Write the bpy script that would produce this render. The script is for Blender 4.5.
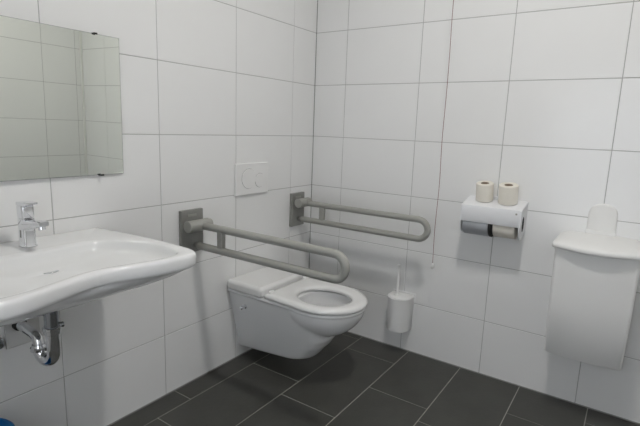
import bpy, bmesh, math, random
from mathutils import Vector, Matrix
random.seed(4)
PI = math.pi
sc = bpy.context.scene
for o in list(bpy.data.objects): bpy.data.objects.remove(o)

# ---------------------------------------------------------------- camera
cd = bpy.data.cameras.new('camera'); cam = bpy.data.objects.new('camera', cd); sc.collection.objects.link(cam)
cd.sensor_fit = 'HORIZONTAL'; cd.sensor_width = 36.0; cd.lens = 466.55 / 640 * 36.0; cd.clip_start = 0.02
Rv = Vector((0.56482774, -0.82445477, 0.03526981)); Uv = Vector((0.12890095, 0.13036357, 0.98305131)); Fv = Vector((0.81507924, 0.55070834, -0.17990596))
M = Matrix((( Rv.x, Uv.x, -Fv.x, -2.37099), (Rv.y, Uv.y, -Fv.y, -1.67215), (Rv.z, Uv.z, -Fv.z, 1.24527), (0, 0, 0, 1)))
cam.matrix_world = M
sc.camera = cam

# ---------------------------------------------------------------- world, view, lamp power
EXPOSURE = 0.06
LAMP = 190.0
FILL_SKY = 4.0  # strength of the soft fill coming through the added left-wall glazing
sc.view_settings.view_transform = 'Standard'; sc.view_settings.look = 'None'
sc.view_settings.exposure = EXPOSURE; sc.view_settings.gamma = 1.0; sc.view_settings.use_curve_mapping = False
w = bpy.data.worlds.new('sky'); sc.world = w; w.use_nodes = True
bg = w.node_tree.nodes['Background']; bg.inputs[0].default_value = (0.93, 0.96, 1.0, 1); bg.inputs[1].default_value = FILL_SKY

# ---------------------------------------------------------------- materials
def srgb(*c): return tuple(((v/255)/12.92 if v/255 <= .04045 else ((v/255+.055)/1.055)**2.4) for v in c) + (1.0,)
def mat(name, col, rough=.5, metal=0.0, bump=0.0, bscale=40, var=0.0, vscale=6, coat=0.0, spec=.5, trans=0.0, emit=0.0):
    m = bpy.data.materials.new(name); m.use_nodes = True; nt = m.node_tree; N = nt.nodes; L = nt.links
    b = N['Principled BSDF']
    if len(col) == 3: col = (*col, 1)
    b.inputs['Base Color'].default_value = col; b.inputs['Roughness'].default_value = rough; b.inputs['Metallic'].default_value = metal
    b.inputs['Coat Weight'].default_value = coat; b.inputs['Coat Roughness'].default_value = .06
    b.inputs['Specular IOR Level'].default_value = spec; b.inputs['Transmission Weight'].default_value = trans
    if emit: b.inputs['Emission Color'].default_value = (1, .975, .935, 1); b.inputs['Emission Strength'].default_value = emit
    tc = N.new('ShaderNodeTexCoord')
    if var or bump:
        n = N.new('ShaderNodeTexNoise'); n.inputs['Scale'].default_value = vscale; n.inputs['Detail'].default_value = 5
        L.new(tc.outputs['Object'], n.inputs['Vector'])
        if var:
            r = N.new('ShaderNodeMix'); r.data_type = 'RGBA'
            r.inputs['A'].default_value = tuple(min(1, c*(1-var)) for c in col[:3]) + (1,)
            r.inputs['B'].default_value = tuple(min(1, c*(1+var)) for c in col[:3]) + (1,)
            L.new(n.outputs['Fac'], r.inputs['Factor']); L.new(r.outputs['Result'], b.inputs['Base Color'])
        if bump:
            n2 = N.new('ShaderNodeTexNoise'); n2.inputs['Scale'].default_value = bscale; n2.inputs['Detail'].default_value = 4
            L.new(tc.outputs['Object'], n2.inputs['Vector'])
            bp = N.new('ShaderNodeBump'); bp.inputs['Strength'].default_value = bump; bp.inputs['Distance'].default_value = .002
            L.new(n2.outputs['Fac'], bp.inputs['Height']); L.new(bp.outputs['Normal'], b.inputs['Normal'])
    return m
TILE = mat('white_wall_tile', (.85, .853, .85), .22, var=.015, bump=.05, bscale=9, spec=.45)
GROUT = mat('wall_grout', (.44, .435, .43), .9)
SLATE = mat('slate_floor_tile', (.060, .060, .054), .42, var=.28, vscale=7, bump=.35, bscale=60, spec=.35)
FGROUT = mat('floor_grout', (.36, .35, .32), .9)
JOINT = mat('silicone_joint', (.26, .26, .255), .6)
WJOINT = mat('white_silicone', (.80, .80, .78), .5)
PAINT = mat('ceiling_paint', (.88, .875, .865), .9)
CERAMIC = mat('white_ceramic', (.83, .835, .84), .06, spec=.55, coat=.2)
SEATM = mat('white_seat_plastic', (.80, .80, .795), .17, coat=.3)
PLAST = mat('white_plastic', (.84, .84, .835), .38)
PLATEM = mat('grey_white_plastic', (.66, .66, .65), .4)
BINM = mat('matt_white_plastic', (.84, .84, .83), .42)
WMETAL = mat('white_enamelled_metal', (.80, .81, .83), .35)
GREYP = mat('grey_coated_rail', (.34, .34, .315), .34, spec=.45)
GREYD = mat('grey_bracket', (.26, .262, .245), .42)
CHROME = mat('chrome', (.78, .79, .81), .09, metal=1)
CHROMED = mat('dull_chrome', (.42, .44, .47), .16, metal=1)
BLACK = mat('black_rubber', (.015, .015, .015), .5)
DARK = mat('dark_hollow', (.03, .03, .03), .8)
PAPER = mat('cream_recycled_paper', (.80, .765, .69), .95, bump=.5, bscale=120, var=.04, vscale=30)
CARD = mat('brown_cardboard', (.22, .17, .12), .9)
DRUM = mat('grey_drum_plastic', (.40, .415, .44), .4)
MIRROR = mat('mirror_silver', (.80, .825, .765), .008, metal=1)
MEDGE = mat('mirror_edge', (.16, .18, .17), .3)
CORD = mat('red_brown_cord', (.22, .05, .05), .8)
BLUE = mat('blue_plastic', (.015, .16, .42), .35)
GLASS = mat('frosted_glass', (.95, .97, 1), .35, trans=1.0)
WATER = mat('water', (.93, .97, .97), .0, trans=1.0)
DOORM = mat('grey_door_laminate', (.50, .50, .48), .5)
LAMPM = mat('opal_lamp_glass', (.9, .9, .88), .4, emit=LAMP)

# ---------------------------------------------------------------- helpers
def link(name, bm, m, parent=None, smooth=False, mats=None):
    me = bpy.data.meshes.new(name); bmesh.ops.recalc_face_normals(bm, faces=bm.faces[:]); bm.to_mesh(me); bm.free()
    for mm in (mats or [m]): me.materials.append(mm)
    if smooth:
        for p in me.polygons: p.use_smooth = True
    o = bpy.data.objects.new(name, me); sc.collection.objects.link(o)
    if parent:
        o.parent = parent
        q = parent; off = Vector()
        while q: off += Vector(q.location); q = q.parent
        o.location = -off
    return o
def auto(o, ang=35):
    me = o.data
    for p in me.polygons: p.use_smooth = True
    bm = bmesh.new(); bm.from_mesh(me)
    for e in bm.edges:
        e.smooth = not (len(e.link_faces) == 2 and e.calc_face_angle(0) > math.radians(ang))
    bm.to_mesh(me); bm.free(); return o
def bevel(o, wdt, seg=3, ang=30):
    md = o.modifiers.new('bevel', 'BEVEL'); md.width = wdt; md.segments = seg; md.limit_method = 'ANGLE'; md.angle_limit = math.radians(ang); md.harden_normals = True
    for p in o.data.polygons: p.use_smooth = True
    return o
def thing(name, label, cat, loc, group=None):
    o = bpy.data.objects.new(name, None); o.empty_display_size = .05; sc.collection.objects.link(o); o.location = loc
    o['label'] = label; o['category'] = cat
    if group: o['group'] = group
    return o
def tag(o, label, cat, group=None):
    o['label'] = label; o['category'] = cat
    if group: o['group'] = group
    return o
def box(bm, x0, x1, y0, y1, z0, z1, mi=0):
    vs = [bm.verts.new((x, y, z)) for z in (z0, z1) for y in (y0, y1) for x in (x0, x1)]
    for f in ((0,2,3,1), (4,5,7,6), (0,1,5,4), (2,6,7,3), (0,4,6,2), (1,3,7,5)):
        bm.faces.new([vs[i] for i in f]).material_index = mi
def loft(bm, rings, cap0=True, cap1=True, closed=True, mi=0):
    R = [[bm.verts.new(p) for p in r] for r in rings]; n = len(R[0])
    for a, b in zip(R, R[1:]):
        for i in range(n if closed else n-1):
            j = (i+1) % n
            bm.faces.new((a[i], a[j], b[j], b[i])).material_index = mi
    if cap0: bm.faces.new(R[0][::-1]).material_index = mi
    if cap1: bm.faces.new(R[-1]).material_index = mi
    return R
def circ(c, r, ax, n=32):
    c = Vector(c); out = []
    ax = Vector(ax).normalized(); u = ax.orthogonal().normalized(); v = ax.cross(u)
    return [c + u*math.cos(2*PI*i/n)*r + v*math.sin(2*PI*i/n)*r for i in range(n)]
def rod(bm, a, b, prof, n=32, mi=0):
    """prof = [(t along a->b in metres, radius)]"""
    a = Vector(a); d = (Vector(b)-a).normalized()
    loft(bm, [circ(a+d*t, max(r, 1e-4), d, n) for t, r in prof], mi=mi)
def cyl(bm, a, b, r, n=32, e=.0015, mi=0):
    Lh = (Vector(b)-Vector(a)).length
    rod(bm, a, b, [(0, r-e), (e, r), (Lh-e, r), (Lh, r-e)], n, mi)
def sweep(bm, path, r, n=20, mi=0):
    path = [Vector(p) for p in path]; rings = []
    t0 = (path[1]-path[0]).normalized(); u = t0.orthogonal().normalized()
    for i, p in enumerate(path):
        t = ((path[min(i+1, len(path)-1)]-path[max(i-1, 0)])).normalized()
        u = (u - t*u.dot(t)).normalized(); v = t.cross(u)
        rr = r[i] if isinstance(r, (list, tuple)) else r
        rings.append([p + u*math.cos(2*PI*k/n)*rr + v*math.sin(2*PI*k/n)*rr for k in range(n)])
    loft(bm, rings, mi=mi)
def catmull(pts, sub=10, closed=True):
    n = len(pts); out = []
    P = [Vector(p) for p in pts]
    for i in range(n if closed else n-1):
        g = lambda k: P[k % n] if closed else P[max(0, min(n-1, k))]
        a, b, c, d = g(i-1), g(i), g(i+1), g(i+2)
        for s in range(sub):
            t = s/sub
            out.append(.5*((2*b)+(c-a)*t+(2*a-5*b+4*c-d)*t*t+(3*b-a-3*c+d)*t**3))
    if not closed: out.append(P[-1])
    return out
def polar(poly, c, angs):
    """ray cast a closed 2-D polygon from c at the given angles"""
    out = []
    for a in angs:
        d = (math.cos(a), math.sin(a)); best = 0
        for i in range(len(poly)):
            p, q = poly[i], poly[(i+1) % len(poly)]
            ex, ey = q[0]-p[0], q[1]-p[1]; den = d[0]*ey - d[1]*ex
            if abs(den) < 1e-12: continue
            px, py = p[0]-c[0], p[1]-c[1]
            t = (px*ey - py*ex)/den; s = (px*d[1] - py*d[0])/den
            if t > 0 and -1e-6 <= s <= 1+1e-6: best = max(best, t)
        out.append((c[0]+d[0]*best, c[1]+d[1]*best))
    return out

# ---------------------------------------------------------------- the room
G = .0014   # half a joint
def tiled(name, us, zs, to3, depth=.0016, g=G, mats=(TILE, GROUT), slab=.06, hole=None):
    """us, zs joint positions; to3(u, z, d) -> point, d = distance out of the wall face (0 = tile face)"""
    bm = bmesh.new(); c = .0009
    for i in range(len(us)-1):
        for j in range(len(zs)-1):
            u0, u1, z0, z1 = us[i]+g, us[i+1]-g, zs[j]+g, zs[j+1]-g
            if hole and u0 > hole[0]-.01 and u1 < hole[1]+.01 and z0 > hole[2]-.01 and z1 < hole[3]+.01: continue
            if u1-u0 < .004 or z1-z0 < .004: continue
            t = [random.uniform(-.00035, .00035) for _ in range(4)]
            A = [to3(u0, z0, -depth), to3(u1, z0, -depth), to3(u1, z1, -depth), to3(u0, z1, -depth)]
            B = [to3(u0+c, z0+c, t[0]), to3(u1-c, z0+c, t[1]), to3(u1-c, z1-c, t[2]), to3(u0+c, z1-c, t[3])]
            va = [bm.verts.new(p) for p in A]; vb = [bm.verts.new(p) for p in B]
            bm.faces.new(vb)
            for k in range(4): bm.faces.new((va[k], va[(k+1) % 4], vb[(k+1) % 4], vb[k]))
    def slabbox(u0, u1, z0, z1):
        P = [to3(u, z, d) for d in (-depth, -slab) for (u, z) in ((u0, z0), (u1, z0), (u1, z1), (u0, z1))]
        vs = [bm.verts.new(p) for p in P]
        for f in ((0,1,2,3), (7,6,5,4), (0,4,5,1), (1,5,6,2), (2,6,7,3), (3,7,4,0)):
            bm.faces.new([vs[i] for i in f]).material_index = 1
    if hole:
        slabbox(us[0], hole[0], zs[0], zs[-1]); slabbox(hole[1], us[-1], zs[0], zs[-1])
        slabbox(hole[0], hole[1], zs[0], hole[2]); slabbox(hole[0], hole[1], hole[3], zs[-1])
    else: slabbox(us[0], us[-1], zs[0], zs[-1])
    o = link(name, bm, None, mats=list(mats)); o['kind'] = 'structure'; return o
H = 2.90; XL = -2.80; YN = -2.40
Z = [0.0] + [.293+.3*k for k in range(9)] + [H]
W = .4509
tiled('wall_back', [0] + [.2147+W*k for k in range(6)] + [-XL], Z, lambda u, z, d: (-u, -d, z))
tiled('wall_right', [0] + [.2147+W*k for k in range(4)] + [2.075, -YN], Z, lambda u, z, d: (-d, -u, z))
tiled('wall_front', [0, .058, .335] + [.335+W*k for k in range(1, 6)] + [-XL], Z, lambda u, z, d: (-u, YN+d, z))
tiled('wall_left', [0, .45, .90, 1.35, 1.80, -YN], Z, lambda u, z, d: (XL+d, -u, z), hole=(.90, 1.80, .293, 1.793))
# corner joints and the joint at the floor
bm = bmesh.new(); box(bm, -.003, .004, -.003, .004, 0, H); o = link('trim_1', bm, JOINT); o['kind'] = 'structure'
bm = bmesh.new(); box(bm, -.016, .004, YN-.004, YN+.016, 0, H); o = link('trim_2', bm, WJOINT); o['kind'] = 'structure'
bm = bmesh.new(); box(bm, XL, 0, -.004, .004, -.001, .0045); o = link('trim_3', bm, JOINT); o['kind'] = 'structure'
bm = bmesh.new(); box(bm, -.004, .004, YN, 0, -.001, .0045); o = link('trim_4', bm, JOINT); o['kind'] = 'structure'
# floor : slate tiles 60 x 30, each row with its own shift
bm = bmesh.new()
rows = [-.13, .1154] + [.1154+.30125*k for k in range(1, 9)]
offs = [-1.071, -.046-.602, -.7855, -.475, -.583, -.28, -.74, -.42, -.10]
for r in range(len(rows)-1):
    y1, y0 = -max(0, rows[r]), -min(rows[r+1], -YN)
    if y1-y0 < .01: continue
    k0 = -6
    for k in range(k0, 8):
        x0, x1 = offs[r]+.6015*k, offs[r]+.6015*(k+1)
        x0, x1 = max(x0, XL), min(x1, 0.0)
        if x1-x0 < .006: continue
        g = .0017; c = .0008; t = [random.uniform(-.0003, .0003) for _ in range(4)]
        va = [bm.verts.new(p) for p in ((x0+g, y0+g, -.0012), (x1-g, y0+g, -.0012), (x1-g, y1-g, -.0012), (x0+g, y1-g, -.0012))]
        vb = [bm.verts.new(p) for p in ((x0+g+c, y0+g+c, t[0]), (x1-g-c, y0+g+c, t[1]), (x1-g-c, y1-g-c, t[2]), (x0+g+c, y1-g-c, t[3]))]
        bm.faces.new(vb)
        for q in range(4): bm.faces.new((va[q], va[(q+1) % 4], vb[(q+1) % 4], vb[q]))
box(bm, XL-.06, .06, YN-.06, .06, -.08, -.0011, 1)
o = link('floor', bm, None, mats=[SLATE, FGROUT]); o['kind'] = 'structure'
bm = bmesh.new(); box(bm, XL-.06, .06, YN-.06, .06, H, H+.08); o = link('ceiling', bm, PAINT); o['kind'] = 'structure'
# frosted glazing in the left wall, added out of view for soft fill light
bm = bmesh.new()
for (a, b, c, d) in ((-1.80, -.90, .293, .338), (-1.80, -.90, 1.748, 1.793), (-1.80, -1.755, .338, 1.748), (-.945, -.90, .338, 1.748), (-1.37, -1.33, .338, 1.748)):
    box(bm, XL-.045, XL-.005, a, b, c, d)
wf = link('fill_window_1', bm, WMETAL); wf['kind'] = 'structure'
for a, b in ((-1.755, -1.37), (-1.33, -.945)):
    bm = bmesh.new(); box(bm, XL-.030, XL-.024, a, b, .338, 1.748); link('fill_pane', bm, GLASS, wf)
# door in the front wall, behind the camera
bm = bmesh.new(); box(bm, -2.62, -1.72, YN+.002, YN+.03, .0, 2.06); d = link('door_1', bm, DOORM); bevel(d, .003, 2); d['kind'] = 'structure'
bm = bmesh.new(); cyl(bm, (-1.80, YN+.03, 1.03), (-1.80, YN+.08, 1.03), .011); cyl(bm, (-1.80, YN+.08, 1.03), (-1.93, YN+.08, 1.03), .010); auto(link('door_handle', bm, CHROME, d))

# ---------------------------------------------------------------- ceiling lamp
LX, LY = -1.24, -1.34
t = thing('ceiling_lamp', 'round white opal ceiling lamp in the middle of the ceiling', 'lamp', (LX, LY, H))
bm = bmesh.new(); rod(bm, (LX, LY, H), (LX, LY, H-1), [(0, .118), (.026, .118), (.028, .116), (.028, .108), (.010, .106)], 48); auto(link('lamp_base', bm, WMETAL, t))
bm = bmesh.new(); rod(bm, (LX, LY, H-.012), (LX, LY, H-1), [(0, .104), (.004, .104), (.005, .100), (.006, .001)], 48); link('lamp_shade', bm, LAMPM, t, True)

# ---------------------------------------------------------------- washbasin
sx = -1.703
def sym(half):  # half outline for x >= 0 from back to front, (dx, y)
    return half
outer_h = [(.300, -.002), (.313, -.10), (.329, -.24), (.334, -.36), (.331, -.47), (.322, -.520), (.296, -.549), (.25, -.556), (.19, -.550), (.11, -.530), (.04, -.513), (0, -.509)]
cr = catmull(outer_h, 8, closed=False)
outer = [(p.x, p.y) for p in [Vector((a.x, a.y, 0)) for a in [Vector((q[0], q[1])) for q in cr]]] if False else [(q[0], q[1]) for q in cr]
outer = outer + [(-x, y) for x, y in outer[::-1][1:]]
inner_h = [(0, -.178), (.10, -.176), (.19, -.185), (.245, -.235), (.285, -.33), (.294, -.41), (.285, -.475), (.25, -.508), (.18, -.510), (.10, -.492), (.04, -.477), (0, -.474)]
ci = catmull(inner_h, 8, closed=False); inner = [(q[0], q[1]) for q in ci]; inner = inner + [(-x, y) for x, y in inner[::-1][1:-1]]
C2 = (0, -.33)
def catm2(h): return h
angs = [2*PI*i/220 for i in range(220)]
cornerA = math.atan2(.328, .300); angs += [cornerA, PI-cornerA]; angs.sort()
PO = polar(outer, C2, angs); PI_ = polar(inner, C2, angs)
def ring(P, s, z, yb=None, f=None):
    out = []
    for i, p in enumerate(P):
        x = p[0]*s; y = C2[1] + (p[1]-C2[1])*s
        if f: x, y = f(x, y)
        if p[1] > -.004 and yb is None: y = min(p[1], -.002) if s > .9 else y
        out.append((sx+x, y, z(i) if callable(z) else z))
    return out
def inset(P, d):
    out = []
    for p in P:
        vx, vy = p[0]-C2[0], p[1]-C2[1]; r = math.hypot(vx, vy); k = (r-d)/r
        y = C2[1]+vy*k
        if p[1] > -.004: y = -.002; 
        out.append((C2[0]+vx*k, y))
    return out
def R3(P, z): return [(sx+p[0], p[1], z) for p in P]
def mixp(A, B, t): return [(a[0]*(1-t)+b[0]*t, a[1]*(1-t)+b[1]*t) for a, b in zip(A, B)]
def scl(P, s, c=(0, -.30)): return [(c[0]+(p[0]-c[0])*s, c[1]+(p[1]-c[1])*s) for p in P]
bell = [(.0+.20*math.cos(a), -.22+.17*math.sin(a)) for a in angs]
bm = bmesh.new()
IN = PI_
rings = [R3([(p[0]*.8, -.22+(p[1]+.22)*.8) for p in bell], .716), R3(bell, .722),
         R3(mixp(bell, PO, .30), .730), R3(mixp(bell, PO, .58), .748), R3(mixp(bell, PO, .78), .770), R3(mixp(bell, PO, .90), .788), R3(inset(PO, .012), .795),
         R3(inset(PO, .004), .799), R3(PO, .806), R3(PO, .829), R3(inset(PO, .0015), .834), R3(inset(PO, .005), .8385), R3(inset(PO, .010), .8408),
         R3(inset(PO, .016), .8415), R3(mixp(inset(PO, .016), IN, .6), .8405), R3(mixp(inset(PO, .016), IN, .85), .8388), R3(IN, .8370), R3(scl(IN, .988, (0, -.34)), .8335),
         R3(scl(IN, .975, (0, -.34)), .8270), R3(scl(IN, .960, (0, -.34)), .8190), R3(scl(IN, .94, (0, -.34)), .812), R3(scl(IN, .90, (0, -.335)), .8055), R3(scl(IN, .82, (0, -.33)), .8005),
         R3(scl(IN, .6, (0, -.31)), .7935), R3(scl(IN, .30, (0, -.28)), .787), R3(scl(IN, .12, (0, -.26)), .785)]
loft(bm, rings)
t = thing('washbasin', 'wide white ceramic washbasin with a concave front edge, mounted under the mirror', 'washbasin', (sx, 0, .716))
o = link('basin', bm, CERAMIC, t, True); auto(o, 60)
bm = bmesh.new(); rod(bm, (sx, -.235, .7852), (sx, -.235, 1), [(0, .026), (.002, .026), (.003, .023), (.0028, .012), (.0025, .001)], 32); link('drain', bm, CHROME, t, True)

# ---------------------------------------------------------------- tap
tx, ty, tz = -1.696, -.096, .8410
t = thing('basin_tap', 'chrome single-lever mixer tap standing on the white washbasin', 'tap', (tx, ty, tz))
bm = bmesh.new()
def rr(cx, cy, hx, hy, r, z, n=6):
    out = []
    for (sx_, sy_, a0) in ((1, 1, 0), (-1, 1, PI/2), (-1, -1, PI), (1, -1, 3*PI/2)):
        for k in range(n+1):
            a = a0 + PI/2*k/n; out.append((cx+sx_*(hx-r)+r*math.cos(a), cy+sy_*(hy-r)+r*math.sin(a), z))
    return out
loft(bm, [rr(tx, ty, .0215, .0235, .010, tz), rr(tx, ty, .0215, .0235, .010, tz+.003), rr(tx, ty, .0195, .0215, .009, tz+.006), rr(tx, ty, .0190, .021, .009, tz+.06), rr(tx, ty, .0190, .021, .009, tz+.088), rr(tx, ty, .020, .021, .010, tz+.091)])
auto(link('body', bm, CHROME, t))
bm = bmesh.new()   # spout
def sec(y, zc, hw, hh, n=5):
    p = []
    for (sx_, sz_, a0) in ((1, 1, 0), (-1, 1, PI/2), (-1, -1, PI), (1, -1, 3*PI/2)):
        for k in range(n+1):
            a = a0+PI/2*k/n; r = min(hw, hh)*.6; p.append((tx+sx_*(hw-r)+r*math.cos(a), y, zc+sz_*(hh-r)+r*math.sin(a)))
    return p
loft(bm, [sec(ty-.012, tz+.072, .019, .020), sec(ty-.03, tz+.073, .019, .016), sec(ty-.07, tz+.081, .017, .011), sec(ty-.102, tz+.086, .016, .009), sec(ty-.114, tz+.087, .014, .007)])
auto(link('spout', bm, CHROME, t), 40)
bm = bmesh.new(); cyl(bm, (tx, ty-.098, tz+.079), (tx, ty-.100, tz+.067), .0105, 20); auto(link('aerator', bm, CHROME, t))
bm = bmesh.new(); loft(bm, [rr(tx, ty, .0195, .020, .010, tz+.093), rr(tx, ty, .0190, .021, .009, tz+.095), rr(tx, ty+.001, .0195, .022, .010, tz+.128), rr(tx, ty+.001, .018, .019, .010, tz+.132)]); lv = auto(link('lever', bm, CHROME, t))
bm = bmesh.new(); loft(bm, [sec(ty+.018, tz+.1365, .019, .006), sec(ty-.02, tz+.138, .019, .0065), sec(ty-.045, tz+.142, .016, .004), sec(ty-.054, tz+.143, .013, .003)]); auto(link('lever_blade', bm, CHROME, lv), 40)
bm = bmesh.new(); box(bm, tx-.0198, tx-.0186, ty-.004, ty+.004, tz+.030, tz+.055); bevel(link('side_slot', bm, GREYD, t), .0005, 1)

# ---------------------------------------------------------------- siphon
t = thing('siphon', 'chrome U-shaped drain trap hanging under the washbasin', 'drain trap', (sx, -.21, .47))
ax, ay = -1.697, -.215
bm = bmesh.new(); cyl(bm, (ax, ay, .7155), (ax, ay, .585), .021); auto(link('inlet_pipe', bm, CHROMED, t))
bm = bmesh.new(); rod(bm, (ax, ay, .602), (ax, ay, .5), [(0, .022), (.002, .027), (.010, .027), (.012, .024), (.024, .024), (.026, .021)], 32); auto(link('coupling_nut', bm, CHROME, t))
path = [(ax, ay, .59), (ax, ay, .525)]; bx, by = ax-.013, ay+.066
for k in range(1, 13):
    a = PI*k/12; path.append((ax+(bx-ax)*(1-math.cos(a))/2, ay+(by-ay)*(1-math.cos(a))/2,   .516-.037*math.sin(a)))
path += [(bx, by, .520)]
bm = bmesh.new(); sweep(bm, path, .0195, 24); auto(link('trap_bend', bm, CHROME, t), 60)
bm = bmesh.new(); rod(bm, (bx, by, .505), (bx, by, 1), [(0, .020), (.002, .026), (.012, .026), (.014, .022), (.022, .020)], 24); auto(link('union_nut', bm, CHROME, t))
bm = bmesh.new(); path = [(bx, by, .515)]
for k in range(0, 9):
    a = PI/2*k/8; path.append((bx, by+.030*(1-math.cos(a)), .528+.024*math.sin(a)))
path += [(bx-.002, -.04, .560), (bx-.002, -.002, .562)]
sweep(bm, path, .0165, 24); auto(link('outlet_pipe', bm, CHROME, t), 60)
bm = bmesh.new(); rod(bm, (bx-.002, -.034, .561), (bx-.002, 0, .561), [(0, .018), (.002, .0215), (.014, .0215), (.016, .018)], 24); auto(link('rubber_sleeve', bm, BLACK, t))
for a, b, q in (((ax+.018, ay-.004, .600), (ax+.033, ay-.008, .600), .009), ((ax-.019, ay+.008, .652), (ax-.036, ay+.014, .652), .011)):
    bm = bmesh.new(); cyl(bm, a, b, q, 16); auto(link('side_screw', bm, CHROMED, t))
bm = bmesh.new(); box(bm, -1.750, -1.640, -.006, -.0005, .476, .61)
o = bevel(link('wall_plate', bm, PLATEM), .003, 2); tag(o, 'flat square white cover plate on the tiles behind the drain trap', 'plate')
bm = bmesh.new(); rod(bm, (-1.775, 0, .508), (-1.775, -1, .508), [(0, .021), (.004, .021), (.007, .016), (.03, .012), (.034, .008)], 24)
o = auto(link('angle_valve', bm, CHROMED)); tag(o, 'small round chrome valve knob on the wall left of the drain trap', 'valve')

# ---------------------------------------------------------------- mirror
bm = bmesh.new(); mw, mh = .80, .504; MYAW = .016
box(bm, -mw/2, mw/2, -.0025, .0025, -mh/2, mh/2, 1)
vs = [bm.verts.new(p) for p in ((-mw/2+.001, -.0028, -mh/2+.001), (mw/2-.001, -.0028, -mh/2+.001), (mw/2-.001, -.0028, mh/2-.001), (-mw/2+.001, -.0028, mh/2-.001))]
f = bm.faces.new(vs)
me = bpy.data.meshes.new('mirror'); bm.to_mesh(me); bm.free(); me.materials.append(MIRROR); me.materials.append(MEDGE)
o = bpy.data.objects.new('mirror', me); sc.collection.objects.link(o)
o.location = (-1.293-mw/2, -.0125, 1.294); o.rotation_euler = (.0083, 0, MYAW)
tag(o, 'frameless rectangular wall mirror above the washbasin, reflecting white tiles', 'mirror')
for cx_ in (-1.388, -1.99):
    for zz, s in ((1.546, 1), (1.042, -1)):
        bm = bmesh.new(); box(bm, cx_-.006, cx_+.006, -.0205, 0, zz+(.0005 if s > 0 else -.003), zz+(.003 if s > 0 else -.0005)); box(bm, cx_-.006, cx_+.006, -.0205, -.0185, zz-.003, zz+.003)
        c = link('clip', bm, BLACK, o); c.parent = None; c.location = (0, 0, 0)
        c.parent = o; c.matrix_parent_inverse = (Matrix.Translation(o.location) @ o.rotation_euler.to_matrix().to_4x4()).inverted()

# ---------------------------------------------------------------- flush plate
t = thing('flush_plate', 'white rectangular toilet flush plate with a big and a small round button', 'flush plate', (-.547, 0, .97))
bm = bmesh.new(); box(bm, -.679, -.430, -.012, 0, .888, 1.052); bevel(link('plate', bm, PLAST, t), .004, 3)
def button(nm, cx_, cz_, r):
    bm = bmesh.new(); rod(bm, (cx_, -.0118, cz_), (cx_, -1, cz_), [(0, r+.0009), (.0004, r+.0009)], 48); g_ = link('gap', bm, GREYD, t)
    bm = bmesh.new(); rod(bm, (cx_, -.0119, cz_), (cx_, -1, cz_), [(0, r-.0005), (.0022, r-.0005), (.003, r-.0015)], 48); b_ = auto(link(nm, bm, PLAST, t)); g_.name = 'button_gap'
button('large_button', -.584, .972, .052)
button('small_button', -.499, .958, .037)

# ---------------------------------------------------------------- fold-down grab rails
def grab_rail(label, px, pz, x, ztop, zbot, hubx0, hubx1, pw=.126):
    t = thing('grab_rail', label, 'grab rail', (px, 0, pz), 'folding grab rails beside the toilet')
    bm = bmesh.new(); box(bm, px-pw/2, px+pw/2, -.020, 0, pz-.102, pz+.098); bevel(link('wall_plate', bm, GREYD, t), .003, 2)
    bm = bmesh.new(); box(bm, px-.030, px+.022, -.0235, -.0195, pz+.068, pz+.078); bevel(link('cover_slot', bm, GREYP, t), .001, 1)
    bm = bmesh.new(); box(bm, x-.03, x+.028, -.058, -.019, ztop-.022, ztop+.022); bevel(link('bracket', bm, GREYD, t), .008, 3)
    bm = bmesh.new(); cyl(bm, (hubx0, -.062, ztop+.003), (hubx1-.018, -.062, ztop+.003), .0265, 40, .002); cyl(bm, (hubx1-.019, -.062, ztop+.004), (hubx1, -.062, ztop+.004), .0215, 40, .004); auto(link('hinge', bm, GREYP, t))
    r = .0168; R = (ztop-zbot)/2; zc = (ztop+zbot)/2; ye = -.85+r+R
    path = [(x, -.055, ztop), (x, -.30, ztop), (x, -.60, ztop), (x, ye, ztop)]
    for k in range(1, 24):
        a = PI*k/24; path.append((x, ye-R*math.sin(a), zc+R*math.cos(a)))
    path += [(x, ye, zbot), (x, -.60, zbot), (x, -.30, zbot), (x, -.045, zbot)]
    bm = bmesh.new(); sweep(bm, path, r, 28); auto(link('rail', bm, GREYP, t), 60)
    bm = bmesh.new(); cyl(bm, (x, -.020, zbot), (x, -.052, zbot), .0125, 24); auto(link('stop', bm, GREYD, t))
    bm = bmesh.new(); box(bm, x-.012, x+.012, -.205, -.174, zbot+.010, ztop-.010); bevel(link('strut', bm, GREYP, t), .003, 2)
grab_rail('grey folding U-shaped grab rail nearer the washbasin, crossing in front of the toilet', -.964, .759, -.950, .788, .690, -1.030, -.893)
grab_rail('grey folding U-shaped grab rail in the wall corner, behind the toilet', -.160, .761, -.155, .803, .703, -.220, -.103, .122)

# ---------------------------------------------------------------- wall-hung toilet
TX = -.547
def ped(z):   # half-width, front depth of the trunk
    hw = .086+.245*(z-.061)
    zz = [(.05, .40), (.062, .432), (.075, .450), (.09, .462), (.163, .510), (.22, .535), (.30, .545), (.45, .55)]
    for (a, fa), (b, fb) in zip(zz, zz[1:]):
        if a <= z <= b: return hw, fa+(fb-fa)*(z-a)/(b-a)
    return hw, zz[0][1] if z < .05 else zz[-1][1]
def bowl(z):
    if z >= .39: return .182, .206
    k = (.39-z)/.155
    if k >= 1: return 0, 0
    s = (1-k**1.75)**.62
    return .182*s, .206*s
def inside(x, y, z, grow=0):
    hw, yf = ped(z); hw += grow; yf += grow
    if y <= yf:
        y1 = yf-.12
        if y < y1 and abs(x) <= hw: return True
        if y >= y1 and abs(x) <= hw*(1-((y-y1)/(yf-y1))**3.0)**(1/2.4): return True
    a, b = bowl(z)
    if a > 0:
        a += grow; b += grow
        yy = (y-.482)/(b if y > .482 else b*1.0)
        if (x/a)**2+yy*yy <= 1: return True
    return False
NR = 150; CY = .30
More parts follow.
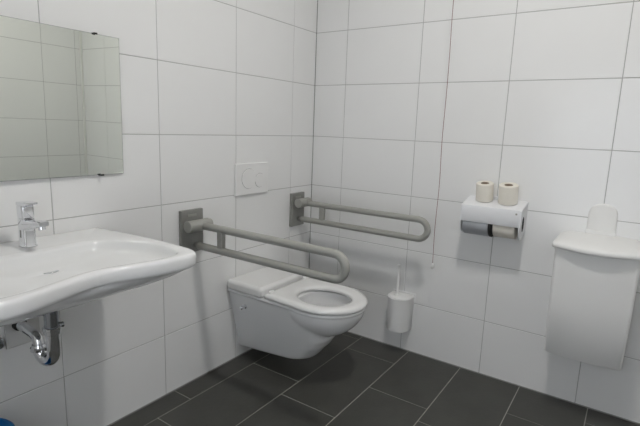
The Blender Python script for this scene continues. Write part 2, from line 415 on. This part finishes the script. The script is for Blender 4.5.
def outl(z, grow=0):
    hw = ped(z)[0]+grow; al = math.atan2(-CY, hw); out = []
    for i in range(NR):
        a = al+(PI-2*al)*i/(NR-1); lo, hi = 0, .7
        if i in (0, NR-1): out.append((hw if i == 0 else -hw, 0.0)); continue
        for _ in range(26):
            m = (lo+hi)/2
            if inside(m*math.cos(a), CY+m*math.sin(a), z, grow): lo = m
            else: hi = m
        out.append((lo*math.cos(a), max(0, CY+lo*math.sin(a))))
    return out
def T3(P, z, shear=True):
    r = []
    for x, y in P:
        f = max(0, 1-(z-.05)/.2); r.append((TX+x, -y, z+.045*min(y, .5)/.45*f))
    return r
def ell(cy, a, b, bb=None):
    base = outl(.42); out = []
    for x, y in base:
        ang = math.atan2(y-CY, x); out.append((a*math.cos(ang), cy+(b if math.sin(ang) > 0 else (bb or b))*math.sin(ang)))
    return out
bm = bmesh.new(); rings = []
b0 = outl(.06)
rings.append(T3([(x*.80, .02+(y-.02)*.90 if y > .02 else y) for x, y in b0], .056)); rings.append(T3([(x*.94, .02+(y-.02)*.97 if y > .02 else y) for x, y in b0], .0575))
rings.append(T3(outl(.06), .064))
z = .075
while z < .392: rings.append(T3(outl(z), z)); z += .0105
rings.append(T3(outl(.405), .394)); rings.append(T3(outl(.41, .004), .3975)); rings.append(T3(outl(.41, .006), .402)); rings.append(T3(outl(.41, .005), .408)); rings.append(T3(outl(.41, .001), .4105))
for cy, a, b, z in ((.485, .138, .150, .4105), (.485, .128, .145, .408), (.485, .127, .144, .395), (.485, .133, .147, .385), (.490, .128, .138, .36), (.480, .112, .125, .31), (.465, .09, .10, .27), (.45, .065, .075, .235), (.44, .045, .05, .20), (.44, .03, .035, .18)):
    rings.append(T3(ell(cy, a, b), z))
loft(bm, rings)
t = thing('toilet', 'long white wall-hung ceramic toilet with an open seat, between the two grab rails', 'toilet', (TX, 0, .06))
o = link('bowl', bm, CERAMIC, t, True); auto(o, 50)
bm = bmesh.new(); vs = [bm.verts.new((TX+.075*math.cos(2*PI*k/40), -.455+.083*math.sin(2*PI*k/40), .247)) for k in range(40)]; bm.faces.new(vs); link('water', bm, WATER, t)
# seat ring
def seat_out(d):
    P = [(.176-d, .245+d), (.181-d, .33), (.189-d, .42)]
    n = 30
    P += [((.193-d)*math.cos(PI/2*k/n), .478+(.222-d)*math.sin(PI/2*k/n)) for k in range(0, n+1)]
    P = P + [(-x, y) for x, y in P[::-1][1:]]
    return P
SA = [2*PI*k/180 for k in range(180)]; ca = math.atan2(.245-.485, .176); SA += [ca % (2*PI), (PI-ca) % (2*PI)]; SA.sort()
def so(d): return polar(seat_out(d), (0, .485), SA)
def si(d):
    return [((.118+d)*math.cos(a), .483+(.138+d)*math.sin(a)) for a in SA]
def S3(P, z): return [(TX+x, -y, z) for x, y in P]
bm = bmesh.new()
rings = [S3(so(.010), .4145), S3(so(.003), .4155), S3(so(0), .419), S3(so(.0), .429), S3(so(.003), .435), S3(so(.009), .4395), S3(so(.018), .442), S3(so(.03), .4425), S3(si(.02), .439), S3(si(.008), .436), S3(si(.002), .431), S3(si(0), .424), S3(si(.002), .417), S3(si(.012), .4145)]
R = loft(bm, rings, False, False)
n = len(R[0])
for i in range(n): bm.faces.new((R[-1][i], R[-1][(i+1) % n], R[0][(i+1) % n], R[0][i]))
st = link('seat', bm, SEATM, t, True); auto(st, 60)
for s in (-1, 1):
    bm = bmesh.new(); P = [(s*.143+.020*math.cos(2*PI*k/24), .266+.013*math.sin(2*PI*k/24)) for k in range(24)]
    Q = [(s*.143+.015*math.cos(2*PI*k/24), .266+.009*math.sin(2*PI*k/24)) for k in range(24)]
    loft(bm, [S3(P, .440), S3(P, .447), S3(Q, .451)]); auto(link('hinge', bm, SEATM, st), 50)
# rear cover
bm = bmesh.new()
def cov(g, z): return [(TX+x, -y, z) for x, y in ((-.190+g, .0005), (.188-g, .0005), (.188-g, .236-g), (-.190+g, .236-g))]
loft(bm, [cov(0, .4108), cov(0, .465)])
bevel(link('rear_cover', bm, SEATM, t), .019, 5, 60)
for s in (-1, 1):
    bm = bmesh.new(); xs = TX+s*ped(.331)[0]
    rod(bm, (xs-s*.004, -.100, .331), (xs+s, -.100, .331), [(0, .013), (.010, .014), (.012, .010), (.034, .010), (.037, .007)], 20); auto(link('side_bolt', bm, CHROME, t))

# ---------------------------------------------------------------- toilet brush
bx, by = 0, -.664
t = thing('toilet_brush_set', 'white wall-mounted toilet brush holder with a thin white brush handle', 'toilet brush', (0, by, .13))
def dsh(hw, dep, z, x0=.0):
    P = [(-x0, by+hw, z)]
    y1 = dep*.42
    for k in range(25):
        a = PI*k/24
        P.append((-(y1+(dep-y1)*math.sin(a)), by+hw*math.cos(a), z))
    P.append((-x0, by-hw, z)); return P
bm = bmesh.new(); loft(bm, [dsh(.056, .104, .140, .001), dsh(.061, .112, .144, .001), dsh(.066, .120, .330, .001), dsh(.0665, .1205, .335, .001)]); auto(link('holder', bm, PLAST, t), 50)
bm = bmesh.new(); loft(bm, [dsh(.062, .114, .3348, .006), dsh(.062, .114, .339, .006), dsh(.058, .108, .341, .008)]); auto(link('lid', bm, PLAST, t), 50)
bm = bmesh.new(); box(bm, -.006, 0, by-.071, by+.066, .31, .350); bevel(link('back_plate', bm, PLAST, t), .002, 2)
bm = bmesh.new(); rod(bm, (-.062, by+.012, .339), (-.062, by+.016, 1), [(0, .020), (.004, .019), (.009, .010), (.014, .0065), (.15, .0062), (.166, .0066), (.170, .0095), (.175, .0095), (.180, .006)], 20); auto(link('brush_handle', bm, PLAST, t), 50)

# ---------------------------------------------------------------- pull cord
bm = bmesh.new(); path = []
for k in range(90):
    f = k/89; zz = H-.02+(.57-H+.02)*f
    path.append((-.113+.0016*math.sin(k*.45), -.858+.0018*math.sin(k*.31+1)-.0*f, zz))
t = thing('pull_cord', 'thin dark red emergency pull cord hanging down beside the paper holder', 'cord', (-.113, -.858, H))
sweep(bm, path, .0013, 8); link('cord', bm, CORD, t, True)
bm = bmesh.new(); rod(bm, path[-1], (path[-1][0], path[-1][1], 0), [(-.008, .002), (-.002, .0055), (.006, .0075), (.016, .0075), (.022, .004)], 16); link('pull_knob', bm, PLAST, t, True)
bm = bmesh.new(); rod(bm, (-.113, -.858, H), (-.113, -.858, 0), [(0, .035), (.018, .035), (.022, .030)], 24); auto(link('ceiling_rose', bm, PLAST, t))

# ---------------------------------------------------------------- paper holder
y0, y1 = -.985, -1.262
t = thing('paper_holder', 'white metal double toilet paper holder on the right wall', 'paper holder', (0, (y0+y1)/2, .80))
def plateprof(n=20):
    P = [(-.0005, .9345), (-.122, .9075), (-.132, .902)]
    P += [(-.134+.002*(k/4), .895-.05*(k/4)) for k in range(1, 4)]
    c = (-.075, .822); r = .062
    for k in range(n+1):
        a = PI*1.0 + (PI*.62)*k/n
        P.append((c[0]+r*math.cos(a), c[1]+r*math.sin(a)))
    P += [(-.0005, .80)]
    return P
for yy, s in ((y0, 1), (y1, -1)):
    bm = bmesh.new(); P = plateprof()
    loft(bm, [[(x, yy, z) for x, z in P], [(x, yy-s*.007, z) for x, z in P]]); sp = bevel(link('side_plate', bm, WMETAL, t), .0015, 2, 40)
    bm = bmesh.new(); Q = [(-.078+.021*math.cos(2*PI*k/28), .836+.036*math.sin(2*PI*k/28)) for k in range(28)]
    loft(bm, [[(x, yy+s*.0006, z) for x, z in Q], [(x, yy-s*.0005, z) for x, z in Q]]); link('slot', bm, DARK, sp)
bm = bmesh.new()
P = [(-.0005, .936), (-.122, .9090), (-.130, .9050), (-.1325, .897), (-.137, .829), (-.135, .826), (-.1325, .829), (-.129, .894), (-.127, .901), (-.121, .9035), (-.0005, .930)]
loft(bm, [[(x, y0-.006, z) for x, z in P], [(x, y1+.006, z) for x, z in P]]); bevel(link('hood', bm, WMETAL, t), .001, 1, 40)
bm = bmesh.new(); box(bm, -.004, -.0005, y1+.01, y0-.01, .80, .925); link('back_panel', bm, WMETAL, t)
bm = bmesh.new(); cyl(bm, (-.016, -1.118, .9325), (-.016, -1.118, .945), .012, 20); auto(link('latch', bm, WMETAL, t))
bm = bmesh.new(); box(bm, -.1358, -.1328, -1.244, -1.236, .884, .892); bevel(link('lock', bm, GREYP, t), .001, 1)
bm = bmesh.new(); cyl(bm, (-.074, y0-.012, .814), (-.074, -1.118, .814), .0585, 48, .003); auto(link('roll_drum', bm, DRUM, t))
bm = bmesh.new(); cyl(bm, (-.074, -1.119, .815), (-.074, -1.134, .815), .060, 48, .003); auto(link('divider', bm, BLACK, t))
bm = bmesh.new()
rod(bm, (-.072, -1.139, .814), (-.072, -2, .814), [(0, .02), (0.0005, .053), (.002, .054), (.096, .054), (.0975, .053), (.098, .02)], 48)
o = auto(link('toilet_roll', bm, PAPER), 50); tag(o, 'cream toilet paper roll inside the white paper holder, only its lower edge showing', 'toilet roll')

# loose rolls on top of the holder
def roll(label, x, y, zb, r, h):
    t = thing('toilet_roll', label, 'toilet roll', (x, y, zb), 'toilet rolls on top of the paper holder')
    bm = bmesh.new(); n = 40
    prof = [(.0, r-.003), (.0025, r), (h-.003, r), (h-.0008, r-.0015), (h, r-.005), (h, .021), (h-.001, .0195), (.001, .0195), (0, .021)]
    R = loft(bm, [[(x+rr_*math.cos(2*PI*k/n)*(1+.006*math.sin(3*2*PI*k/n)), y+rr_*math.sin(2*PI*k/n), zb+z_) for k in range(n)] for z_, rr_ in prof], False, False)
    for i in range(n): bm.faces.new((R[-1][i], R[-1][(i+1) % n], R[0][(i+1) % n], R[0][i]))
    auto(link('paper', bm, PAPER, t), 40)
    bm = bmesh.new(); R = loft(bm, [[(x+rr_*math.cos(2*PI*k/n), y+rr_*math.sin(2*PI*k/n), zb+z_) for k in range(n)] for z_, rr_ in ((.002, .0194), (h-.002, .0194), (h-.002, .0184), (.002, .0184))], False, False)
    for i in range(n): bm.faces.new((R[-1][i], R[-1][(i+1) % n], R[0][(i+1) % n], R[0][i]))
    link('cardboard_core', bm, CARD, t, True)
    t.rotation_euler = (0, -math.atan2(.027, .1215), 0)
roll('cream toilet paper roll on the paper holder, the one nearer the grab rail', -.052, -1.071, .9268, .0400, .087)
roll('cream toilet paper roll on the paper holder, the one nearer the waste bin', -.056, -1.181, .9257, .0430, .090)

# ---------------------------------------------------------------- waste bin
yb = -1.575
t = thing('waste_bin', 'white wall-mounted waste bin with a curved lid and a round-topped bracket', 'waste bin', (0, yb, .31))
def binr(hw, dep, bow, r, z, x0=.001, n=8):
    P = [(-x0, yb+hw, z)]
    for k in range(n+1):
        a = PI/2*k/n; P.append((-(dep-bow-r+r*math.sin(a)), yb+hw-r+r*math.cos(a), z))
    m = 16
    for k in range(1, m):
        u = 1-2*k/m; y = (hw-r)*u; P.append((-(dep-bow+bow*(1-u*u)), yb+y, z))
    for k in range(n+1):
        a = PI/2*(1-k/n); P.append((-(dep-bow-r+r*math.sin(a)), yb-hw+r-r*math.cos(a), z))
    P.append((-x0, yb-hw, z)); return P
bm = bmesh.new()
loft(bm, [binr(.134, .190, .010, .014, .300), binr(.142, .198, .011, .012, .3015), binr(.1465, .202, .011, .012, .306), binr(.152, .208, .014, .014, .55), binr(.155, .212, .018, .018, .778)])
auto(link('bin_body', bm, BINM, t), 50)
bm = bmesh.new()
LZ = .776
R_ = []
for hw, dep, dz0, sl in ((.160, .238, 0, 0), (.166, .246, .003, .0), (.168, .248, .008, .0), (.168, .248, .016, .02), (.165, .244, .022, .3), (.157, .234, .026, .7), (.12, .17, .031, 1), (.05, .06, .034, 1)):
    rg = binr(hw, dep, .038*dep/.248, .024*hw/.168, 0)
    R_.append([(x, y, LZ+dz0 + .016*max(0, 1+x/.248)*sl) for x, y, z in rg])
loft(bm, R_); auto(link('lid', bm, BINM, t), 50)
bm = bmesh.new()
def tong(hw, zt, x):
    P = [(x, yb+hw, .70), (x, yb-hw, .70)]
    zc = zt-hw*.95
    for k in range(17):
        a = PI*k/16; s = abs(math.sin(a))**.9; P.append((x, yb-hw*math.cos(a) if False else yb-hw*(1 if math.cos(a) > 0 else -1)*abs(math.cos(a))**.9, zc+hw*.95*s))
    return P
TB = yb+.005; sv = yb; yb = TB
loft(bm, [tong(.055, .962, 0), tong(.055, .962, -.008), tong(.053, .960, -.012), tong(.048, .955, -.0145)]); yb = sv
auto(link('bracket', bm, BINM, t), 50)
bm = bmesh.new(); box(bm, -.018, 0, TB-.057, TB+.057, .795, .843); bevel(link("bracket_foot", bm, BINM, t), .003, 3)

# ---------------------------------------------------------------- blue bucket under the washbasin
cx_, cy_ = -1.930, -.148
t = thing('bucket', 'blue plastic bucket standing on the floor against the wall below the washbasin', 'bucket', (cx_, cy_, 0))
bm = bmesh.new(); n = 48
prof = [(.0, .092), (.004, .096), (.27, .118), (.280, .121), (.292, .125), (.298, .125), (.300, .121), (.298, .117), (.27, .114), (.008, .092)]
loft(bm, [[(cx_+r*math.cos(2*PI*k/n), cy_+r*math.sin(2*PI*k/n), z) for k in range(n)] for z, r in prof]); auto(link('pail', bm, BLUE, t), 50)
bm = bmesh.new(); path = [(cx_+.1275*math.cos(a), cy_+.1275*math.sin(a)*.98, .280-.07*math.sin(a-PI)) for a in [PI+PI*k/20 for k in range(21)]]
sweep(bm, path, .003, 8); link('handle', bm, CHROME, t, True)
